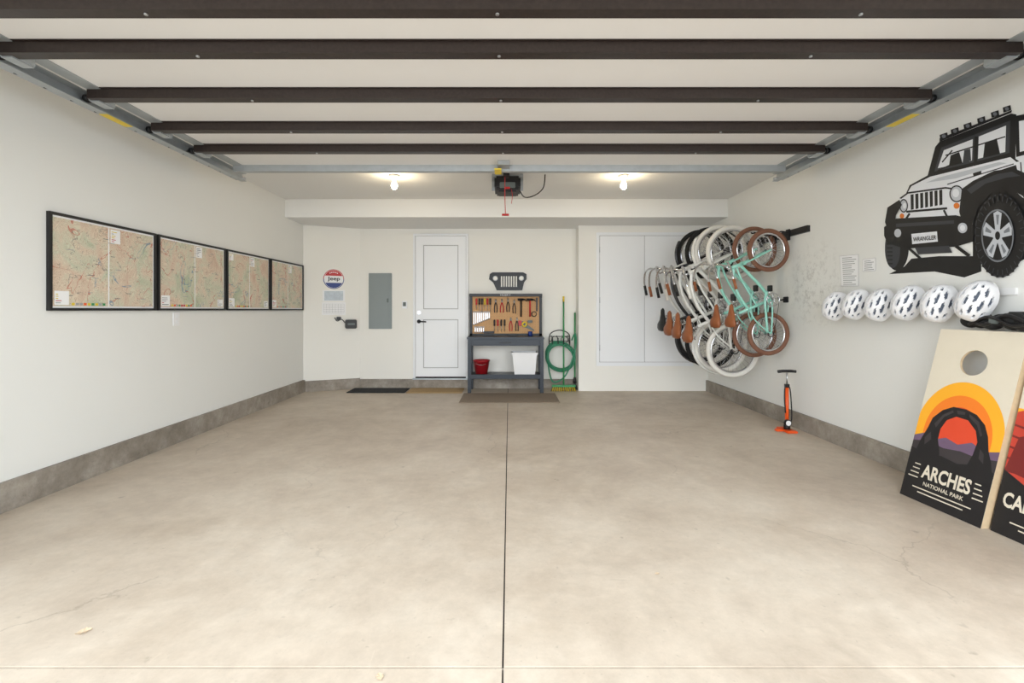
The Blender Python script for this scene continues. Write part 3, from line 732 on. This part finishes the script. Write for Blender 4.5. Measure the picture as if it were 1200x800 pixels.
# ---------------- helmets ----------------
def helmet(c,zax,xax,s=1.0):
    b=MB(); z=Vector(zax).normalized(); x=Vector(xax); x=(x-z*x.dot(z)).normalized(); y=z.cross(x)
    b.M=Matrix.Translation(c)@Matrix(((x.x,y.x,z.x,0),(x.y,y.y,z.y,0),(x.z,y.z,z.z,0),(0,0,0,1)))@Matrix.Scale(s,4)
    NU,NV=48,56
    vents=[]
    for v,us in ((.5,((.28,.085),(.52,.09),(.74,.07))),(.37,((.22,.06),(.42,.10),(.66,.09))),(.63,((.22,.06),(.42,.10),(.66,.09))),(.245,((.32,.09),(.56,.10),(.76,.05))),(.755,((.32,.09),(.56,.10),(.76,.05))),(.13,((.45,.09),(.68,.06))),(.87,((.45,.09),(.68,.06)))):
        for u,ru in us: vents.append((u,v,ru,.032))
    def isv(u,v):
        for a,c_,ru,rv in vents:
            t=(u-a)/ru
            if abs(t)<1 and abs(v-c_)<rv*(1-t*t)**.5*(1+.25*t): return True
        return False
    def pt(i,j,r):
        u=math.pi*(i/NU); th=-math.pi/2+math.pi*(j/NV)
        L=.142; W=.105; Hh=.135
        cx=-math.cos(u)*L; k=math.sin(u)**.75
        if cx<0: W*=1-.18*(cx/L)**2
        return Vector((cx*(r if r<1 else 1),math.sin(th)*W*k*r,math.cos(th)*Hh*k*r))
    vs=[];fs=[]
    for i in range(NU):
        for j in range(NV):
            if isv((i+.5)/NU,(j+.5)/NV): continue
            q=[(i,j),(i+1,j),(i+1,j+1),(i,j+1)]
            o=len(vs)
            for a in q: vs.append(pt(a[0],a[1],1.0))
            for a in q: vs.append(pt(a[0],a[1],.88))
            fs+= [[o,o+1,o+2,o+3],[o+7,o+6,o+5,o+4],[o,o+4,o+5,o+1],[o+1,o+5,o+6,o+2],[o+2,o+6,o+7,o+3],[o+3,o+7,o+4,o]]
    b.add(vs,fs,M_foam)
    vs=[pt(i,j,.87) for i in range(NU+1) for j in range(NV+1)]
    b.add(vs,[[i*(NV+1)+j,(i+1)*(NV+1)+j,(i+1)*(NV+1)+j+1,i*(NV+1)+j+1] for i in range(NU) for j in range(NV)],M_hin,True)
    for sg in (-1,1):
        b.tube([(.05,sg*.09,.0),(.02,sg*.085,-.03),(0,sg*.03,-.06),(0,0,-.07)],.004,M_black,5,sm=4)
    b.finish('bike_helmet')
hs=[]
for i,px in enumerate((970,994,1021,1053,1089,1131)):
    yy=2.67*F/(px-597); hs.append(yy)
    helmet((2.745,yy,1.19+.012*i/5+(.01 if i%2 else 0)),(-.9,-.30+.05*math.sin(i*2),.12),(.2,.35+.1*math.sin(i*3),-.85),.87)
b=MB()
b.bx(XR-.015,XR,2.65,4.1,1.245,1.285,M_white)
for yy in hs: b.tube([(XR-.01,yy,1.27),(XR-.05,yy,1.25),(XR-.07,yy,1.28)],.005,M_steel,6,sm=3)
b.finish('helmet_hook_rail')
b=MB()
for i in range(8):
    t=i/7; y=2.84-.42*t
    b.ell((2.765,y,1.095+.012*math.sin(i*2.3)),(.05,.05,.042+.010*math.sin(i*1.9)),M_rub,rot=(.3*math.sin(i),0,0),n=14,k=10)
b.tube([(2.74,2.86,1.12),(2.72,2.72,1.075),(2.72,2.60,1.13),(2.73,2.47,1.08),(2.75,2.40,1.13)],.012,M_black,6,sm=5)
b.tube([(2.73,2.82,1.075),(2.71,2.68,1.12),(2.71,2.55,1.075),(2.74,2.44,1.10)],.010,M_black,6,sm=5)
b.box((2.715,2.66,1.10),(.015,.05,.035),M_greyd,bevel=.004)
b.bx(2.80,XR,2.60,2.66,1.10,1.15,M_black)
b.finish('black_gear_pouch')

# ---------------- off-road vehicle wall decal ----------------
b=MB(); LAY=[0]
D_w=mat('decal_white',rgb(228,230,234),0.5); D_k=mat('decal_black',rgb(18,18,20),0.5); D_g=mat('decal_grey',rgb(120,124,130),0.5); D_lg=mat('decal_lightgrey',rgb(192,196,202),0.5); D_dg=mat('decal_darkgrey',rgb(55,57,62),0.5); D_o=mat('decal_orange',rgb(220,120,40),0.5)
def art(pts,m):
    LAY[0]+=1; o=.0015+LAY[0]*.00008
    b.poly([rw(p[0],p[1],o) for p in pts],m)
def el(cx,cy,rx,ry,m,a0=0,a1=360,n=36): art([(cx+rx*math.cos(math.radians(a0+(a1-a0)*i/n)),cy+ry*math.sin(math.radians(a0+(a1-a0)*i/n))) for i in range(n if a1-a0==360 else n+1)],m)
def ln(p,q,w,m):
    dx,dy=q[0]-p[0],q[1]-p[1]; l=math.hypot(dx,dy); nx,ny=-dy/l*w/2,dx/l*w/2
    art([(p[0]+nx,p[1]+ny),(q[0]+nx,q[1]+ny),(q[0]-nx,q[1]-ny),(p[0]-nx,p[1]-ny)],m)
art([(1042,321),(1060,312),(1068,303),(1100,300),(1150,300),(1150,318),(1130,325),(1095,318)],D_k)
el(1051,290,14,27,D_k); el(1046,292,9,22,D_dg); 
for k in range(9): ln((1038+.3*k,272+4.6*k),(1046,272+4.6*k),1.6,D_k)
art([(1184,140),(1232,128),(1236,262),(1205,268),(1190,240)],D_w)
el(1222,262,20,38,D_k); el(1222,262,12,24,D_lg)
art([(1140,262),(1146,240),(1160,226),(1185,220),(1204,236),(1206,300),(1190,310),(1140,300)],D_k)
art([(1087,206),(1096,172),(1101,166),(1185,133),(1191,134),(1190,186),(1160,194),(1120,203)],D_k)
art([(1095,201),(1103,173),(1184,141),(1183,179),(1130,193)],D_dg)
art([(1099,197),(1106,176),(1140,163),(1139,188),(1118,193)],D_w)
art([(1146,186),(1147,160),(1179,147),(1178,178)],D_w)
art([(1112,195),(1114,182),(1124,178),(1128,191)],D_k); art([(1152,185),(1154,168),(1168,162),(1172,180)],D_k)
art([(1128,191),(1130,176),(1137,174),(1138,188)],D_dg)
ln((1099,200),(1125,188),1.5,D_k); ln((1143,190),(1144,160),4,D_k); ln((1104,190),(1116,176),1.5,D_k); ln((1108,182),(1178,160),1.5,D_k)
art([(1189,136),(1236,126),(1236,172),(1191,184)],D_k); art([(1194,142),(1236,133),(1236,168),(1195,178)],D_w); ln((1203,140),(1208,180),3,D_k)
art([(1101,166),(1185,132),(1186,129),(1101,162)],D_k)
for (x,y) in ((1106,160),(1119,154),(1134,148),(1150,141),(1166,134),(1180,128)):
    art([(x-5,y-2),(x+4,y-5),(x+5,y+1),(x-4,y+4)],D_k); el(x,y-.5,2.4,2.2,D_g)
art([(1062,226),(1066,217),(1088,205),(1184,182),(1196,190),(1196,205),(1160,214),(1128,224),(1062,232)],D_k)
art([(1064,225),(1068,218),(1090,207),(1184,184),(1194,192),(1170,200),(1140,212),(1126,222),(1106,220)],D_w)
art([(1085,214),(1100,208),(1170,190),(1180,191),(1120,209)],D_lg)
ln((1110,216),(1188,192),1.2,D_k); art([(1140,203),(1150,200),(1150,204),(1141,207)],D_k)
art([(1190,190),(1236,180),(1236,225),(1198,225)],D_w); ln((1196,190),(1199,225),1.5,D_k)
art([(1054,232),(1064,225),(1108,219),(1130,222),(1133,244),(1120,254),(1056,258)],D_w)
art([(1054,232),(1064,225),(1108,219),(1130,222),(1130,224),(1108,221),(1064,227),(1056,233)],D_k)
for k in range(7):
    x=1067+k*5.6; y=228-k*.9
    art([(x,y),(x+3.6,y-.6),(x+3.8,y+17),(x+.4,y+18)],D_k)
el(1059,241,5,8,D_k); el(1059,241,3.8,6.5,D_lg); el(1060,241,2,3.5,D_w)
el(1121,227,8.5,10,D_k); el(1121,227,7,8.5,D_lg); el(1120,226,4,5,D_w)
el(1121,241,3.5,3.5,D_o); el(1057,253,2.5,3,D_o)
art([(1127,222),(1140,212),(1165,200),(1188,197),(1202,203),(1212,222),(1213,250),(1204,248),(1199,230),(1185,222),(1160,228),(1146,244),(1140,262),(1128,262),(1124,248)],D_k)
art([(1133,222),(1146,213),(1168,204),(1186,201),(1196,206),(1180,208),(1155,215),(1138,227)],D_dg)
art([(1040,243),(1054,234),(1057,240),(1050,252),(1048,266),(1040,268),(1037,260)],D_k)
art([(1036,266),(1050,256),(1120,252),(1136,256),(1142,266),(1140,283),(1120,289),(1060,291),(1040,285),(1036,276)],D_k)
art([(1050,262),(1118,258),(1118,262),(1050,266)],D_dg)
ln((1062,256),(1066,250),2.5,D_k); ln((1110,254),(1106,246),2.5,D_k); ln((1062,248),(1110,244),2.5,D_k)
el(1052,273,4,5,D_lg); el(1128,267,5.5,6,D_lg); el(1128,267,3,3.5,D_w)
art([(1068,274),(1098,271),(1099,283),(1069,286)],D_w)
art([(1072,290),(1112,288),(1116,296),(1076,298)],D_dg); ln((1064,290),(1080,304),3,D_k); ln((1120,288),(1136,300),4,D_k)
P0=rw(1070,283,.012);P1=rw(1097,280.5,.012); b.text('WRANGLER',P0,P1,(0,0,1),.03,D_k,bold=.01)
el(1172,276,30,49,D_dg); el(1172,276,29,47,D_k)
for k in range(30):
    a=k*12; c_,s_=math.cos(math.radians(a)),math.sin(math.radians(a)); ln((1172+26*c_,276+42*s_),(1172+30.5*c_,276+49.5*s_),3.2,D_k)
    ln((1172+24*c_,276+40*s_),(1172+28.5*c_,276+46*s_),1.0,D_dg)
el(1169,276,19,31,D_g); el(1169,276,17.5,29,D_k)
for k in range(5):
    a=k*72-90; 
    def pp(r,aa): return (1169+17.5*r*math.cos(math.radians(aa)),276+29*r*math.sin(math.radians(aa)))
    art([pp(.15,a-60),pp(.95,a-17),pp(1,a),pp(.95,a+17),pp(.15,a+60)],D_lg)
    art([pp(.45,a-6),pp(.85,a-7),pp(.85,a+7),pp(.45,a+6)],D_g)
el(1169,276,5.5,9,D_lg); el(1169,276,3,5,D_k)
b.finish('off_road_vehicle_wall_decal')

# ---------------- cornhole boards ----------------
C_cream=mat('board_cream',rgb(224,214,194),0.55,var=0.04,vscale=12); C_y=mat('board_yellow',rgb(250,176,40),0.5); C_o=mat('board_orange',rgb(243,128,36),0.5); C_r=mat('board_red',rgb(222,74,42),0.5)
C_k=mat('board_black',rgb(26,24,26),0.5); C_p=mat('board_purple',rgb(110,88,112),0.5); C_g=mat('board_rock',rgb(58,52,54),0.5); C_rr=mat('board_canyon',rgb(196,66,50),0.5); C_dr=mat('board_canyon_dark',rgb(120,36,34),0.5)
def board(BL,eu,ev,which):
    b=MB(); BL=Vector(BL);eu=Vector(eu);ev=Vector(ev); nrm=ev.cross(eu).normalized()
    if nrm.x>0: nrm=-nrm
    W=eu.length;Hh=ev.length
    def Q(u,v,o=0): return BL+eu*u+ev*v+nrm*o
    t=-.045
    ru=.075/W*1.0; rv=.075/Hh*1.0; hu,hv=.5,.82
    for o,flip in ((0,False),(-.014,True)):
        for sg in (-1,1):
            arc=[(hu+sg*ru*math.sin(math.pi*i/20),hv+rv*math.cos(math.pi*i/20)) for i in range(21)]
            e=0 if sg<0 else 1
            b.poly([Q(u,v,o) for u,v in arc]+[Q(hu,0,o),Q(e,0,o),Q(e,1,o),Q(hu,1,o)],C_cream if o==0 else M_ply)
    ring=[(hu+ru*math.cos(2*math.pi*i/40),hv+rv*math.sin(2*math.pi*i/40)) for i in range(40)]
    b.add([Q(u,v,0) for u,v in ring]+[Q(u,v,-.014) for u,v in ring],[[i,(i+1)%40,40+(i+1)%40,40+i] for i in range(40)],M_ply)
    def slab(u0,u1,v0,v1,o0,o1,m):
        P=[Q(u0,v0,o0),Q(u1,v0,o0),Q(u1,v1,o0),Q(u0,v1,o0),Q(u0,v0,o1),Q(u1,v0,o1),Q(u1,v1,o1),Q(u0,v1,o1)]
        b.add(P,[[0,1,2,3],[7,6,5,4],[0,4,5,1],[1,5,6,2],[2,6,7,3],[3,7,4,0]],m)
    e=.035/W; g=.03/Hh
    slab(0,e,0,1,-.0005,t,M_ply); slab(1-e,1,0,1,-.0005,t,M_ply); slab(e,1-e,0,g,-.0005,t,M_ply); slab(e,1-e,1-g,1,-.0005,t,M_ply)
    L=[0]
    def A(pts,m): L[0]+=1; b.poly([Q(u,v,.0006+.00012*L[0]) for u,v in pts],m)
    def clip(pts): return [(min(max(u,0.0),1.0),v) for u,v in pts]
    def arcp(cu,cv,r1,r2,a0,a1,n=36): return [(cu+r1*math.cos(math.radians(a0+(a1-a0)*i/n)),cv+r2*math.sin(math.radians(a0+(a1-a0)*i/n))) for i in range(n+1)]
    if which==1:
        for r1,r2,m in ((.52,.30,C_y),(.40,.225,C_o),(.28,.16,C_r)):
            A(clip(arcp(.5,.41,r1,r2,0,180))+[(max(.5-r1,0),.30),(min(.5+r1,1),.30)],m)
        A([(0,.30),(0,.36),(.12,.385),(.25,.36),(.4,.39),(.55,.37),(.7,.40),(.85,.37),(1,.39),(1,.30)],C_p)
        A([(0,.25),(0,.33),(.2,.345),(.4,.33),(.6,.34),(.8,.33),(1,.345),(1,.25)],C_g)
        A([(.06,.26),(.10,.35),(.15,.42),(.18,.48),(.28,.535),(.40,.565),(.55,.565),(.68,.548),(.79,.505),(.85,.45),(.89,.38),(.94,.33),(.98,.27),
           (.70,.27),(.74,.34),(.755,.41),(.71,.465),(.60,.51),(.46,.515),(.36,.485),(.31,.43),(.31,.37),(.36,.31),(.38,.27)],C_k)
        for (pts) in ([(.22,.45),(.30,.51),(.40,.545),(.42,.535),(.32,.50),(.25,.43)],[(.14,.36),(.20,.40),(.23,.36),(.16,.32)],[(.60,.545),(.72,.515),(.79,.45),(.77,.44),(.71,.495),(.6,.53)],[(.80,.38),(.85,.36),(.87,.31),(.81,.33)],[(.45,.55),(.55,.55),(.55,.535),(.47,.53)]): A(pts,C_g)
        A([(0,0),(1,0),(1,.28),(.85,.30),(.6,.27),(.4,.285),(.2,.27),(0,.29)],C_k)
        T1,T2='ARCHES','NATIONAL PARK'
    else:
        A([(0,.30),(0,.62),(1,.62),(1,.30)],C_y)
        A([(0,.25),(0,.60),(.08,.62),(.16,.60),(.2,.55),(.3,.54),(.35,.60),(.5,.64),(.62,.61),(.7,.56),(.85,.57),(.9,.62),(1,.63),(1,.25)],C_rr)
        for k in range(5): A([(0,.54-k*.055),(.25,.52-k*.055),(.4,.545-k*.055),(.7,.52-k*.055),(1,.54-k*.055),(1,.532-k*.055),(.7,.51-k*.055),(.4,.535-k*.055),(.25,.51-k*.055),(0,.53-k*.055)],C_dr)
        A([(0,.30),(.06,.48),(.14,.50),(.2,.36),(.3,.31)],C_dr)
        A([(0,0),(1,0),(1,.28),(.85,.32),(.6,.27),(.4,.30),(.2,.26),(0,.31)],C_k)
        T1,T2='CANYONLANDS','NATIONAL PARK'
    x0,x1=(.22,.81) if which==1 else (.05,.97)
    b.text(T1,Q(x0,.135,.004),Q(x1,.135,.004),ev,.085 if which==1 else .08,C_cream,bold=.03)
    b.text(T2,Q(.27,.095,.004),Q(.76,.095,.004),ev,.024,C_cream,bold=.015)
    for k in range(4):
        v=.125+k*.025; d=.018*k
        if which==1:
            A([(.05+d,v),(.18,v),(.18,v+.006),(.05+d,v+.006)],C_cream); A([(.84,v),(.96-d,v),(.96-d,v+.006),(.84,v+.006)],C_cream)
    for k in range(2):
        A([(.14+.08*k,.07-.022*k),(.86-.08*k,.07-.022*k),(.86-.08*k,.076-.022*k),(.14+.08*k,.076-.022*k)],C_cream)
    b.finish('cornhole_board')
board((2.47,3.0,0),(.03,-.484,0),(.25,-.01,1.04),1)
board((2.535,2.50,0),(.02,-.55,0),(.23,-.01,1.04),2)

# ---------------- leaves ----------------
for (px,py,sz) in ((98,740,.8),(445,793,.55),(770,672,.4)):
    s_=(py-CY)/H; x=(px-CX)/s_; y=F/s_; b=MB(); z=.0; R=Matrix.Rotation(px,3,'Z')
    vs=[];fs=[]
    for i in range(9):
        t=i/8; wd=.02*math.sin(math.pi*t)**.8*(1+.35*math.sin(i*2.6))
        for q in (Vector((-.03+t*.06,-wd,.004+.002*math.sin(t*5))),Vector((-.03+t*.06,0,.001)),Vector((-.03+t*.06,wd,.005))):
            vs.append(R@(q*sz)+Vector((x,y,z)))
    for i in range(8):
        for j in range(2): fs.append([i*3+j,(i+1)*3+j,(i+1)*3+j+1,i*3+j+1])
    b.add(vs,fs,M_leaf); b.finish('fallen_leaf')
